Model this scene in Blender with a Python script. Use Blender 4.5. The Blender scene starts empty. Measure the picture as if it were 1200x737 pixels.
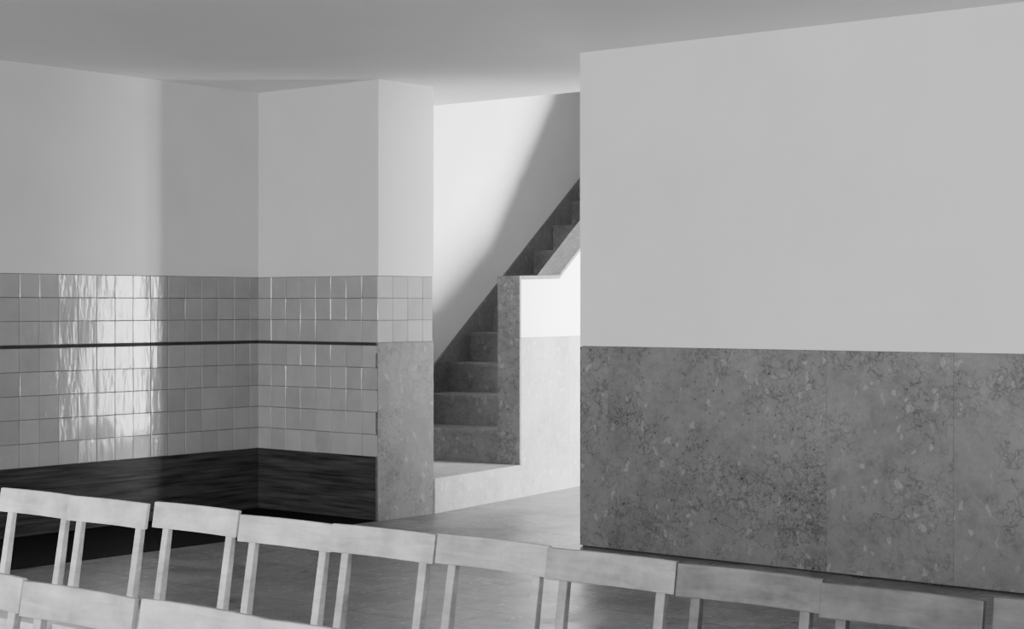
import bpy, bmesh, math, random
from mathutils import Vector
random.seed(4)
S=bpy.context.scene
COL=S.collection

# ---------------------------------------------------------------- materials
def newmat(name):
    m=bpy.data.materials.new(name); m.use_nodes=True
    nt=m.node_tree; b=nt.nodes['Principled BSDF']
    return m,nt,b
def N(nt,t,**k):
    n=nt.nodes.new(t)
    for a,v in k.items():
        if a in n.inputs: n.inputs[a].default_value=v
        else: setattr(n,a,v)
    return n
def L(nt,a,b): nt.links.new(a,b)
def math_n(nt,op,a,b=None,c=None,clamp=False):
    n=nt.nodes.new('ShaderNodeMath'); n.operation=op; n.use_clamp=clamp
    for i,v in enumerate((a,b,c)):
        if v is None: continue
        if isinstance(v,(int,float)): n.inputs[i].default_value=v
        else: L(nt,v,n.inputs[i])
    return n.outputs[0]
def ramp(nt,f,lo,hi,a=0.,b=1.):
    n=nt.nodes.new('ShaderNodeMapRange'); L(nt,f,n.inputs['Value'])
    n.inputs['From Min'].default_value=lo; n.inputs['From Max'].default_value=hi
    n.inputs['To Min'].default_value=a; n.inputs['To Max'].default_value=b
    return n.outputs[0]
def gray(nt,v,b):
    c=nt.nodes.new('ShaderNodeCombineColor')
    for i in range(3): L(nt,v,c.inputs[i])
    L(nt,c.outputs[0],b.inputs['Base Color'])
def coords(nt,sc=(1,1,1)):
    t=N(nt,'ShaderNodeTexCoord'); mp=N(nt,'ShaderNodeMapping'); mp.inputs['Scale'].default_value=sc
    L(nt,t.outputs['Object'],mp.inputs['Vector']); return mp.outputs[0]
def noise(nt,vec,scale,detail=4,rough=.5,dist=0):
    n=N(nt,'ShaderNodeTexNoise'); L(nt,vec,n.inputs['Vector'])
    n.inputs['Scale'].default_value=scale; n.inputs['Detail'].default_value=detail
    n.inputs['Roughness'].default_value=rough; n.inputs['Distortion'].default_value=dist
    return n
def bump(nt,h,b,strength=.2,dist=.01):
    n=N(nt,'ShaderNodeBump'); n.inputs['Strength'].default_value=strength; n.inputs['Distance'].default_value=dist
    L(nt,h,n.inputs['Height']); L(nt,n.outputs[0],b.inputs['Normal'])

def plaster(name,base,var=.03):
    m,nt,b=newmat(name); c=coords(nt)
    n=noise(nt,c,1.3,5,.6); 
    v=ramp(nt,n.outputs[0],.3,.7,base-var,base+var); gray(nt,v,b)
    n2=noise(nt,c,60,4,.6); n3=noise(nt,c,4,3)
    h=math_n(nt,'ADD',math_n(nt,'MULTIPLY',n2.outputs[0],.25),n3.outputs[0])
    bump(nt,h,b,.12,.01); b.inputs['Roughness'].default_value=.75
    return m
def offset(nt,c,noise_col,amt):
    dv=N(nt,'ShaderNodeVectorMath',operation='SUBTRACT'); L(nt,noise_col,dv.inputs[0]); dv.inputs[1].default_value=(.5,.5,.5)
    ds=N(nt,'ShaderNodeVectorMath',operation='SCALE'); L(nt,dv.outputs[0],ds.inputs[0]); ds.inputs['Scale'].default_value=amt
    da=N(nt,'ShaderNodeVectorMath',operation='ADD'); L(nt,c,da.inputs[0]); L(nt,ds.outputs[0],da.inputs[1])
    return da.outputs[0]
def stone(name,base,rough=.35,scale=1.,vein=1.,floor=False,con=1.,spec=.5):
    m,nt,b=newmat(name); c=coords(nt)
    geo=N(nt,'ShaderNodeNewGeometry')
    comb=N(nt,'ShaderNodeCombineXYZ')
    sh=math_n(nt,'MULTIPLY',geo.outputs['Random Per Island'],17.)
    for i in range(3): L(nt,sh,comb.inputs[i])
    add=N(nt,'ShaderNodeVectorMath',operation='ADD'); L(nt,c,add.inputs[0]); L(nt,comb.outputs[0],add.inputs[1])
    c=add.outputs[0]
    dn=noise(nt,c,8*scale,3,.55)
    cd=offset(nt,c,dn.outputs['Color'],.42/scale)
    vo=N(nt,'ShaderNodeTexVoronoi',feature='DISTANCE_TO_EDGE'); L(nt,cd,vo.inputs['Vector']); vo.inputs['Scale'].default_value=6.*scale
    line=ramp(nt,vo.outputs['Distance'],0.0,.06,1,0)
    mk=noise(nt,c,1.5*scale,4,.65); mask=ramp(nt,mk.outputs[0],.44,.60,.10,1)
    veins=math_n(nt,'MULTIPLY',line,mask)
    dn2=noise(nt,c,13*scale,2,.55); ce=offset(nt,c,dn2.outputs['Color'],.26/scale)
    vo2=N(nt,'ShaderNodeTexVoronoi',feature='DISTANCE_TO_EDGE'); L(nt,ce,vo2.inputs['Vector']); vo2.inputs['Scale'].default_value=11*scale
    l2=ramp(nt,vo2.outputs['Distance'],0.0,.085,1,0)
    mk2=noise(nt,c,2.4*scale,4,.65); m2=ramp(nt,mk2.outputs[0],.46,.60,0,1)
    veins=math_n(nt,'MAXIMUM',veins,math_n(nt,'MULTIPLY',l2,m2))
    mp=N(nt,'ShaderNodeMapping'); mp.inputs['Scale'].default_value=(1.35,1.35,.8); mp.inputs['Rotation'].default_value=(.3,.55,0)
    L(nt,offset(nt,c,dn.outputs['Color'],.16/scale),mp.inputs['Vector'])
    v2=N(nt,'ShaderNodeTexVoronoi',feature='F1'); L(nt,mp.outputs[0],v2.inputs['Vector']); v2.inputs['Scale'].default_value=13*scale
    blob=ramp(nt,v2.outputs['Distance'],.22,.32,1,0)
    inner=ramp(nt,v2.outputs['Distance'],.06,.2,.55,1)
    sep=N(nt,'ShaderNodeSeparateColor'); L(nt,v2.outputs['Color'],sep.inputs[0])
    blob=math_n(nt,'MULTIPLY',math_n(nt,'MULTIPLY',blob,inner),ramp(nt,sep.outputs[0],.55,.75,0,1))
    v3=N(nt,'ShaderNodeTexVoronoi',feature='F1'); L(nt,c,v3.inputs['Vector']); v3.inputs['Scale'].default_value=24*scale
    sp3=N(nt,'ShaderNodeSeparateColor'); L(nt,v3.outputs['Color'],sp3.inputs[0])
    pit=math_n(nt,'MULTIPLY',ramp(nt,v3.outputs['Distance'],.12,.2,1,0),ramp(nt,sp3.outputs[1],.80,.85,0,1))
    fine=noise(nt,c,38*scale,6,.75); cloud=noise(nt,c,2.2*scale,7,.7); mid=noise(nt,c,9*scale,5,.7)
    v=math_n(nt,'MULTIPLY_ADD',math_n(nt,'SUBTRACT',fine.outputs[0],.5),.5*base*con,base)
    v=math_n(nt,'MULTIPLY_ADD',math_n(nt,'SUBTRACT',cloud.outputs[0],.5),1.0*base*con,v)
    v=math_n(nt,'MULTIPLY_ADD',math_n(nt,'SUBTRACT',mid.outputs[0],.5),.7*base*con,v)
    v=math_n(nt,'MULTIPLY_ADD',veins,-.45*base*vein,v)
    v=math_n(nt,'MULTIPLY_ADD',blob,.5*base*con,v)
    v=math_n(nt,'MULTIPLY_ADD',pit,-.4*base*con,v)
    isl=ramp(nt,geo.outputs['Random Per Island'],0,1,.94,1.06)
    v=math_n(nt,'MULTIPLY',v,isl)
    v=math_n(nt,'MAXIMUM',v,.012)
    b.inputs['Specular IOR Level'].default_value=spec
    if floor:
        cc=coords(nt)
        br=N(nt,'ShaderNodeTexBrick'); L(nt,cc,br.inputs['Vector'])
        br.inputs['Scale'].default_value=1; br.inputs['Brick Width'].default_value=.6; br.inputs['Row Height'].default_value=.4
        br.inputs['Mortar Size'].default_value=.004; br.inputs['Mortar Smooth'].default_value=.2
        br.inputs['Color1'].default_value=(.84,.84,.84,1); br.inputs['Color2'].default_value=(1.14,1.14,1.14,1); br.inputs['Mortar'].default_value=(.3,.3,.3,1)
        s2=N(nt,'ShaderNodeSeparateColor'); L(nt,br.outputs['Color'],s2.inputs[0])
        v=math_n(nt,'MULTIPLY',v,s2.outputs[0])
        r=ramp(nt,cloud.outputs[0],.3,.7,rough-.12,rough+.14); L(nt,r,b.inputs['Roughness'])
        h=math_n(nt,'SUBTRACT',math_n(nt,'MULTIPLY',fine.outputs[0],.2),br.outputs['Fac'])
        bump(nt,h,b,.4,.004)
    else:
        b.inputs['Roughness'].default_value=rough
        bump(nt,fine.outputs[0],b,.08,.003)
    gray(nt,v,b)
    return m
def simple(name,base,rough,var=.15,scale=(1,1,1),ns=8,spec=.5):
    m,nt,b=newmat(name); c=coords(nt,scale); n=noise(nt,c,ns,5,.6)
    gray(nt,ramp(nt,n.outputs[0],.3,.7,base*(1-var),base*(1+var)),b); b.inputs['Roughness'].default_value=rough
    b.inputs['Specular IOR Level'].default_value=spec
    return m
def tile_mat():
    m,nt,b=newmat('glazed_tile'); c=coords(nt)
    geo=N(nt,'ShaderNodeNewGeometry'); n=noise(nt,c,9,4)
    v=math_n(nt,'ADD',ramp(nt,geo.outputs['Random Per Island'],0,1,.25,.29),ramp(nt,n.outputs[0],.3,.7,-.015,.015))
    gray(nt,v,b); b.inputs['Roughness'].default_value=.11; b.inputs['Specular IOR Level'].default_value=.5
    n2=noise(nt,coords(nt,(1,1,.3)),13,3,.6); bump(nt,n2.outputs[0],b,.20,.01)
    return m
def wood_mat(name,lo,hi,rough):
    m,nt,b=newmat(name)
    oi=N(nt,'ShaderNodeObjectInfo'); t=N(nt,'ShaderNodeTexCoord')
    comb=N(nt,'ShaderNodeCombineXYZ'); sh=math_n(nt,'MULTIPLY',oi.outputs['Random'],31.)
    for i in range(3): L(nt,sh,comb.inputs[i])
    add=N(nt,'ShaderNodeVectorMath',operation='ADD'); L(nt,t.outputs['Object'],add.inputs[0]); L(nt,comb.outputs[0],add.inputs[1])
    mp=N(nt,'ShaderNodeMapping'); mp.inputs['Scale'].default_value=(1.2,6,9); L(nt,add.outputs[0],mp.inputs['Vector'])
    n=noise(nt,mp.outputs[0],4,6,.6,.8); n2=noise(nt,add.outputs[0],8,5,.6)
    v=math_n(nt,'ADD',ramp(nt,n.outputs[0],.3,.7,lo,hi),ramp(nt,n2.outputs[0],.3,.7,-.14,.14))
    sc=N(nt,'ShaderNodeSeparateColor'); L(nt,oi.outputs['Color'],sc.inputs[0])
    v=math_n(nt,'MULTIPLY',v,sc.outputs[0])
    gray(nt,v,b); b.inputs['Roughness'].default_value=rough; b.inputs['Specular IOR Level'].default_value=.15
    bump(nt,n.outputs[0],b,.08,.003)
    return m
M_wall=plaster('white_plaster',.66); M_ceil=plaster('ceiling_plaster',.82,.015); M_parapet_lit=plaster('parapet_plaster',.80)  # parapet plaster whitened to paint in the strong light on it
M_wall_shaded=plaster('white_plaster_shaded',.53); M_well_shaded=plaster('stairwell_plaster_shaded',.56)  # white plaster darkened to paint in shade on left wall, pier, stair wall
M_dim=plaster('annex_plaster_dimmed',.33)  # unseen annex surfaces darkened to cut bounce light on the stairs
M_stone=stone('fossil_limestone',.155,.5,spec=.3); M_stone_lit=stone('fossil_limestone_lit',.34,.45,vein=.7,con=.8)  # second stone is a lit copy, lightened for glare on parapet and platform
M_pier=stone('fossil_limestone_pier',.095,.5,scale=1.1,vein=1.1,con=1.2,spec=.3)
M_step=stone('limestone_steps',.15,.5,vein=.6,con=.9,spec=.3)
M_floor=stone('limestone_floor',.18,.36,vein=.9,floor=True,con=1.6)
M_tile=tile_mat(); M_grout=simple('grout',.05,.8)
M_blackwood=simple('black_panel',.034,.5,.7,(.8,.8,14),3,.15)
M_blackfloor=simple('black_floor_stone',.006,.6,spec=.1)
M_wood=wood_mat('pale_birch',.36,.52,.5)
M_joint=simple('dark_joint',.03,.8,spec=.2)
M_frame=simple('window_frame_paint',.5,.4)

# ---------------------------------------------------------------- geometry helpers
def mesh_obj(name,bm,mat,parent=None,bev=0):
    bmesh.ops.recalc_face_normals(bm,faces=bm.faces)
    me=bpy.data.meshes.new(name); bm.to_mesh(me); bm.free(); me.materials.append(mat)
    o=bpy.data.objects.new(name,me); COL.objects.link(o)
    if parent: o.parent=parent
    if bev:
        b=o.modifiers.new('bevel','BEVEL'); b.width=bev; b.segments=2; b.limit_method='ANGLE'
    return o
def empty(name):
    e=bpy.data.objects.new(name,None); COL.objects.link(e); return e
def add_prism(bm,poly,z0,z1):
    a=[bm.verts.new((x,y,z0)) for x,y in poly]; b=[bm.verts.new((x,y,z1)) for x,y in poly]
    n=len(poly); bm.faces.new(a[::-1]); bm.faces.new(b)
    for i in range(n): bm.faces.new((a[i],a[(i+1)%n],b[(i+1)%n],b[i]))
def prism(name,poly,z0,z1,mat,parent=None,bev=0):
    bm=bmesh.new(); add_prism(bm,poly,z0,z1); return mesh_obj(name,bm,mat,parent,bev)
def rect(x0,x1,y0,y1): return [(x0,y0),(x1,y0),(x1,y1),(x0,y1)]

# key dimensions (metres)
CEIL=2.972; DADO=1.208
YR=8.477; XR=-6.529          # right wall face and its free end
YP=8.60; XP=-8.335; XC=-9.529 # pier front, pier side, inner corner
P0=Vector((-8.322,9.150)); s=Vector((-.178,.984)).normalized(); q=Vector((s.y,-s.x))
def sq(t,w): p=P0+s*t+q*w; return (p.x,p.y)
def add_profile(bm,pts,q0,q1):
    a=[bm.verts.new((*sq(t,q0),z)) for t,z in pts]; b=[bm.verts.new((*sq(t,q1),z)) for t,z in pts]
    n=len(pts); bm.faces.new(a); bm.faces.new(b[::-1])
    for i in range(n): bm.faces.new((a[i],b[i],b[(i+1)%n],a[(i+1)%n]))
def profile(name,pts,q0,q1,mat,parent=None,bev=0):
    bm=bmesh.new(); add_profile(bm,pts,q0,q1); return mesh_obj(name,bm,mat,parent,bev)

# ---------------------------------------------------------------- floor / ceiling
fl=prism('floor',rect(-11.5,5.2,-5.2,17),-.2,0,M_floor)
prism('baptistery_black_floor',[(-9.9,0),(XP,0),(XP,YP),(-9.9,YP)],-.1,.003,M_blackfloor)
prism('ceiling',rect(-11.5,5.2,-5.2,10.01),CEIL,CEIL+.3,M_ceil)
prism('ceiling_stairwell',rect(-11.5,-4.0,10.01,17),5.8,6.0,M_dim)

# ---------------------------------------------------------------- right wall
wr=empty('wall_right')
prism('plaster',rect(XR,5.2,YR,YR+.3),DADO,CEIL,M_wall,wr)
prism('core',rect(XR+.01,5.2,YR+.012,YR+.29),0,DADO,M_joint,wr)
bm=bmesh.new()
xs=[XR,-6.318,-4.845,-4.102]
x=-4.102
while x<5: x+=.7366; xs.append(min(x,5.2))
for a,b in zip(xs[:-1],xs[1:]):
    add_prism(bm,rect(a+.0006,b-.0006,YR-.003,YR+.3),.008,DADO-.002)
mesh_obj('stone_dado',bm,M_stone,wr)

# ---------------------------------------------------------------- left wall
wl=empty('wall_left')
dl=Vector((.05,-2.2)).normalized(); nl=Vector((-dl.y,dl.x)); nl=nl if nl.x>0 else -nl
C=Vector((XC,YP))
def lw(a,o): p=C+dl*a+nl*o; return (p.x,p.y)
def lbox(a0,a1,o0,o1): return [lw(a0,o0),lw(a1,o0),lw(a1,o1),lw(a0,o1)]
prism('plaster',lbox(-.2,13.7,-.3,0),1.652,CEIL,M_wall_shaded,wl)
prism('grout_bed',lbox(-.2,13.7,-.3,.0),.43,1.652,M_grout,wl)
prism('band',lbox(0,13.7,0,.004),1.1825,1.1975,M_joint,wl)
for i,(z0,z1) in enumerate(((0,.143),(.1455,.286),(.2885,.43))):
    prism('black_plank_%d'%i,lbox(-.2,13.7,-.3,.002),z0,z1,M_blackwood,wl)

def add_tile(bm,o,u,n,a0,a1,z0,z1,th=.006):
    tilt_a=random.uniform(-.0008,.0008); tilt_z=random.uniform(-.0008,.0008)
    g=.0015; e=.003
    a0+=g;a1-=g;z0+=g;z1-=g
    def V(a,z,h):
        p=o+u*a+n*h; return bm.verts.new((p.x,p.y,z))
    B=[V(a0,z0,0),V(a1,z0,0),V(a1,z1,0),V(a0,z1,0)]
    E=[V(a0,z0,th-.0018),V(a1,z0,th-.0018),V(a1,z1,th-.0018),V(a0,z1,th-.0018)]
    F=[]
    for a,z,sa,sz in((a0+e,z0+e,-1,-1),(a1-e,z0+e,1,-1),(a1-e,z1-e,1,1),(a0+e,z1-e,-1,1)):
        F.append(V(a,z,th+sa*tilt_a+sz*tilt_z))
    bm.faces.new(F)
    for i in range(4):
        j=(i+1)%4
        bm.faces.new((E[i],E[j],F[j],F[i])); bm.faces.new((B[i],B[j],E[j],E[i]))
rows=[.43+.15*i for i in range(5)]; rows2=[1.20+.15*i for i in range(3)]
def tile_field(name,o,u,n,length,rr,parent,start=0.):
    bm=bmesh.new()
    a=start
    while a<length-.01:
        b=min(a+.15,length)
        for z in rr: add_tile(bm,o,u,n,max(a,0),b,z,z+.15)
        a=a+.15
    return mesh_obj(name,bm,M_tile,parent)
tile_field('tiles',C,dl,nl,8.,rows+rows2,wl,-.06)

# ---------------------------------------------------------------- pier
pr=empty('wall_pier')
prism('plaster',rect(XC-.3,XP,YP,9.15),1.652,CEIL,M_wall_shaded,pr)
prism('grout_bed',rect(XC-.3,XP-.012,YP+.0,9.15),.43,1.652,M_grout,pr)
prism('band',rect(XC,XP,YP-.004,YP),1.1825,1.1975,M_joint,pr)
for i,(z0,z1) in enumerate(((0,.143),(.1455,.286),(.2885,.43))):
    prism('black_plank_%d'%i,rect(XC-.3,XP-.02,YP-.002,9.14),z0,z1,M_blackwood,pr)
tile_field('tiles_front',Vector((XP,YP)),Vector((-1,0)),Vector((0,-1)),XP-XC,rows+rows2,pr)
tile_field('tiles_side',Vector((XP-.012,YP-.004)),Vector((0,1)),Vector((1,0)),9.15-YP,rows2,pr)
bm=bmesh.new(); add_prism(bm,rect(XP-.02,XP,YP-.006,9.15),0,1.198)
mesh_obj('stone_cladding',bm,M_pier,pr)

# ---------------------------------------------------------------- staircase
st=empty('staircase')
prism('platform',[sq(.004,0),sq(1.23,0),sq(1.23,-1.128),sq(.209,-1.128)],0,.245,M_stone_lit,st,.003)
NS=15; G=.37; T0=1.203
bm=bmesh.new()
for i in range(1,NS+1):
    t=T0+G*(i-1); z=.262+.24*i; t1=t+G if i<NS else t+1.6
    add_profile(bm,[(t+.012,z-.24 if i>1 else .2),(t+.012,z-.032),(t,z-.032),(t,z),(t1+.011,z),(t1+.011,z-.24 if i>1 else .2)],-1.127,-.185)
mesh_obj('steps',bm,M_step,st)
kn=.24/G
profile('stringer',[(T0-.25,.245),(T0-.10,.46),(T0,.60),(T0+5.2,.60+5.2*kn),(T0+5.2,.2+5.2*kn),(T0+.1,.24)],-1.128,-1.11,M_step,st)
# parapet
top=[(T0+.0,1.645),(1.834,1.660),(2.6,2.146),(3.6,3.35),(5.,4.6),(6.9,4.9)]  # unseen part beyond the visible slope shaped steeper to shade the stair wall
up=[(T0+.022,DADO)]+[(max(t,T0+.022),z) for t,z in top]+[(6.9,DADO)]
profile('parapet_plaster',up,-.185,-.004,M_parapet_lit,st)
bm=bmesh.new()
tt=[T0+.022,2.0,2.8,3.6,4.4,5.2,6.0,6.9]
for a,b in zip(tt[:-1],tt[1:]):
    add_profile(bm,[(a+.0008,0),(a+.0008,DADO-.002),(b-.0008,DADO-.002),(b-.0008,0)],-.185,0)
mesh_obj('parapet_dado',bm,M_stone_lit,st)
profile('parapet_post',[(T0,.24),(T0,1.645),(T0+.024,1.645),(T0+.024,.24)],-.19,0.002,M_stone,st)
capu=[(t,z+.028) for t,z in top]
bm=bmesh.new()
tp=list(top); tp[0]=(T0-.004,1.645); capu[0]=(T0-.004,1.673)
for k in range(len(tp)-1):
    add_profile(bm,[tp[k],capu[k],capu[k+1],tp[k+1]],-.195,.004)
mesh_obj('parapet_cap',bm,M_stone,st)

# stairwell enclosure
ww=prism('wall_stairwell',[sq(.209,-1.13),sq(8.5,-1.13),sq(8.5,-1.4),sq(.255,-1.4)],0,5.8,M_well_shaded)
prism('wall_stairwell_back',rect(-11.5,-4.0,16.7,17),0,5.8,M_dim)
prism('wall_stairwell_upper',rect(-11.5,-4.0,9.75,10.01),CEIL+.3,5.8,M_dim)
# east wall of the annex with tall window
WX=-4.3; wy0,wy1,wz0,wz1=11.6,12.5,.15,3.6
we=empty('wall_annex')
prism('a',rect(WX,WX+.3,YR+.3,wy0),0,5.8,M_dim,we)
prism('b',rect(WX,WX+.3,wy1,17),0,5.8,M_dim,we)
prism('c',rect(WX,WX+.3,wy0,wy1),0,wz0,M_dim,we)
prism('d',rect(WX,WX+.3,wy0,wy1),wz1,5.8,M_dim,we)
w1=empty('window_1')
ft=.05
prism('jamb_a',rect(WX+.1,WX+.16,wy0,wy0+ft),wz0,wz1,M_frame,w1)
prism('jamb_b',rect(WX+.1,WX+.16,wy1-ft,wy1),wz0,wz1,M_frame,w1)
prism('mullion',rect(WX+.1,WX+.16,(wy0+wy1)/2-.025,(wy0+wy1)/2+.025),wz0,wz1,M_frame,w1)
prism('rail',rect(WX+.1,WX+.16,wy0,wy1),2.1,2.15,M_frame,w1)

# ---------------------------------------------------------------- rest of the room (behind the camera)
BX0,BX1,BZ0,BZ1=-6.,1.5,.3,2.8
wb=empty('wall_back')
prism('a',rect(-11.5,BX0,-5.2,-5),0,CEIL,M_wall,wb)
prism('b',rect(BX1,5.2,-5.2,-5),0,CEIL,M_wall,wb)
prism('c',rect(BX0,BX1,-5.2,-5),0,BZ0,M_wall,wb)
prism('d',rect(BX0,BX1,-5.2,-5),BZ1,CEIL,M_wall,wb)
w2=empty('window_2')
for i in range(6):
    x=BX0+(BX1-BX0-.05)*i/5; prism('mullion_%d'%i,rect(x,x+.05,-5.15,-5.08),BZ0,BZ1,M_frame,w2)
EY0,EY1=-3.,5.
we2=empty('wall_east')
prism('a',rect(5,5.2,-5,EY0),0,CEIL,M_wall,we2)
prism('b',rect(5,5.2,EY1,YR),0,CEIL,M_wall,we2)
prism('c',rect(5,5.2,EY0,EY1),0,BZ0,M_wall,we2)
prism('d',rect(5,5.2,EY0,EY1),BZ1,CEIL,M_wall,we2)
w3=empty('fill_window')  # unseen opening in the east wall, added for fill light
for i in range(6):
    y=EY0+(EY1-EY0-.05)*i/5; prism('mullion_%d'%i,rect(5.08,5.15,y,y+.05),BZ0,BZ1,M_frame,w3)

# ---------------------------------------------------------------- chairs
def curved_board(bm,w,z0,z1,y0f,th,sag,n=10):
    rings=[]
    for i in range(n+1):
        f=-1+2*i/n; x=f*w/2; yb=sag*(1-f*f)
        ring=[]
        for (dy,z) in ((0,z0),(0,z1),(th,z1),(th,z0)):
            lean=y0f(z); ring.append(bm.verts.new((x,yb+dy+lean,z)))
        rings.append(ring)
    for a,b in zip(rings[:-1],rings[1:]):
        for k in range(4): bm.faces.new((a[k],a[(k+1)%4],b[(k+1)%4],b[k]))
    bm.faces.new(rings[0]); bm.faces.new(rings[-1][::-1])
def bar(bm,p,r,hx,hy,hx2=None,hy2=None):
    hx2=hx if hx2 is None else hx2; hy2=hy if hy2 is None else hy2
    a=[bm.verts.new((p[0]+i*hx,p[1]+j*hy,p[2])) for i,j in((-1,-1),(1,-1),(1,1),(-1,1))]
    b=[bm.verts.new((r[0]+i*hx2,r[1]+j*hy2,r[2])) for i,j in((-1,-1),(1,-1),(1,1),(-1,1))]
    bm.faces.new(a[::-1]); bm.faces.new(b)
    for i in range(4): bm.faces.new((a[i],a[(i+1)%4],b[(i+1)%4],b[i]))
def ln(z): return -.055+.055*(z-.44)/.34
bm=bmesh.new()
H=.78; px=.160
curved_board(bm,.424,.695,H,lambda z:ln(z)-.010,.016,.014)
for sx in(-1,1):
    bar(bm,(sx*px,.0,0),(sx*px,ln(.44)+.02,.44),.014,.019)
    bar(bm,(sx*px,ln(.44)+.02,.44),(sx*px,ln(.75)+.018,.75),.0145,.015,.0145,.010)
    bar(bm,(sx*px,-.41,0),(sx*px,-.41,.405),.015,.018)
    for z0,z1 in((.36,.405),(.14,.17)):
        bar(bm,(sx*px,-.21,z0),(sx*px,-.21,z1),.009,.185)
bar(bm,(0,-.41,.36),(0,-.41,.405),px-.012,.009); bar(bm,(0,-.03,.36),(0,-.03,.405),px-.012,.009)
bar(bm,(0,-.215,.14),(0,-.215,.17),px-.008,.011)
bar(bm,(0,-.235,.405),(0,-.235,.428),.205,.195)
bmesh.ops.recalc_face_normals(bm,faces=bm.faces)
cm=bpy.data.meshes.new('wooden_chair'); bm.to_mesh(cm); bm.free(); cm.materials.append(M_wood)
k=0
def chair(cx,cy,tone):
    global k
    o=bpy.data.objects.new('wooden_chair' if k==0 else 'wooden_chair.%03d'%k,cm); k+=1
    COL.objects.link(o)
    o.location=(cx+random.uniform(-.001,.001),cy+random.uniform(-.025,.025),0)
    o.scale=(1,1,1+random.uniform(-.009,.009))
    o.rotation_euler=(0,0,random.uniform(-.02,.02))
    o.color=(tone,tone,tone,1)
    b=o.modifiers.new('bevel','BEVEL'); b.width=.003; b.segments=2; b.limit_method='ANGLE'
lit_tones=[1.15,1.1,1.15,1.05,.95,.8,.62,.45,.25,.18,.17,.2]  # wood darkens to the right, painting in the weaker light there
for i in range(12): chair(-5.21-.215-.43+.4305*i,3.84,lit_tones[i])
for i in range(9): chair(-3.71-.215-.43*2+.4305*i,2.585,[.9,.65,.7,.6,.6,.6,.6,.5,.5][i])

# ---------------------------------------------------------------- lights
def area(name,loc,rot,sx,sy,power,spread=180):
    l=bpy.data.lights.new(name,'AREA'); l.shape='RECTANGLE'; l.size=sx; l.size_y=sy; l.energy=power; l.spread=math.radians(spread)
    o=bpy.data.objects.new(name,l); COL.objects.link(o); o.location=loc; o.rotation_euler=rot
area('window_daylight_annex',(WX+.25,(wy0+wy1)/2,(wz0+wz1)/2),(math.radians(90),0,math.radians(90)),wy1-wy0,wz1-wz0,850,94)
area('window_daylight_back',((BX0+BX1)/2,-5.15,(BZ0+BZ1)/2),(math.radians(90),0,0),BX1-BX0,BZ1-BZ0,1550)
area('fill_light_east',(5.15,(EY0+EY1)/2,(BZ0+BZ1)/2),(math.radians(90),0,math.radians(90)),EY1-EY0,BZ1-BZ0,170)  # added fill lamp for left wall and ceiling
w=bpy.data.worlds.new('world'); S.world=w; w.use_nodes=True
w.node_tree.nodes['Background'].inputs[0].default_value=(.8,.8,.8,1); w.node_tree.nodes['Background'].inputs[1].default_value=.3

# ---------------------------------------------------------------- camera
cd=bpy.data.cameras.new('camera'); co=bpy.data.objects.new('camera',cd); COL.objects.link(co)
cd.sensor_width=36; cd.lens=62.4; cd.shift_y=-10.5/1200; cd.clip_end=100
co.location=(0,0,1.45); co.rotation_euler=(math.radians(90),0,math.radians(39.8))
S.camera=co
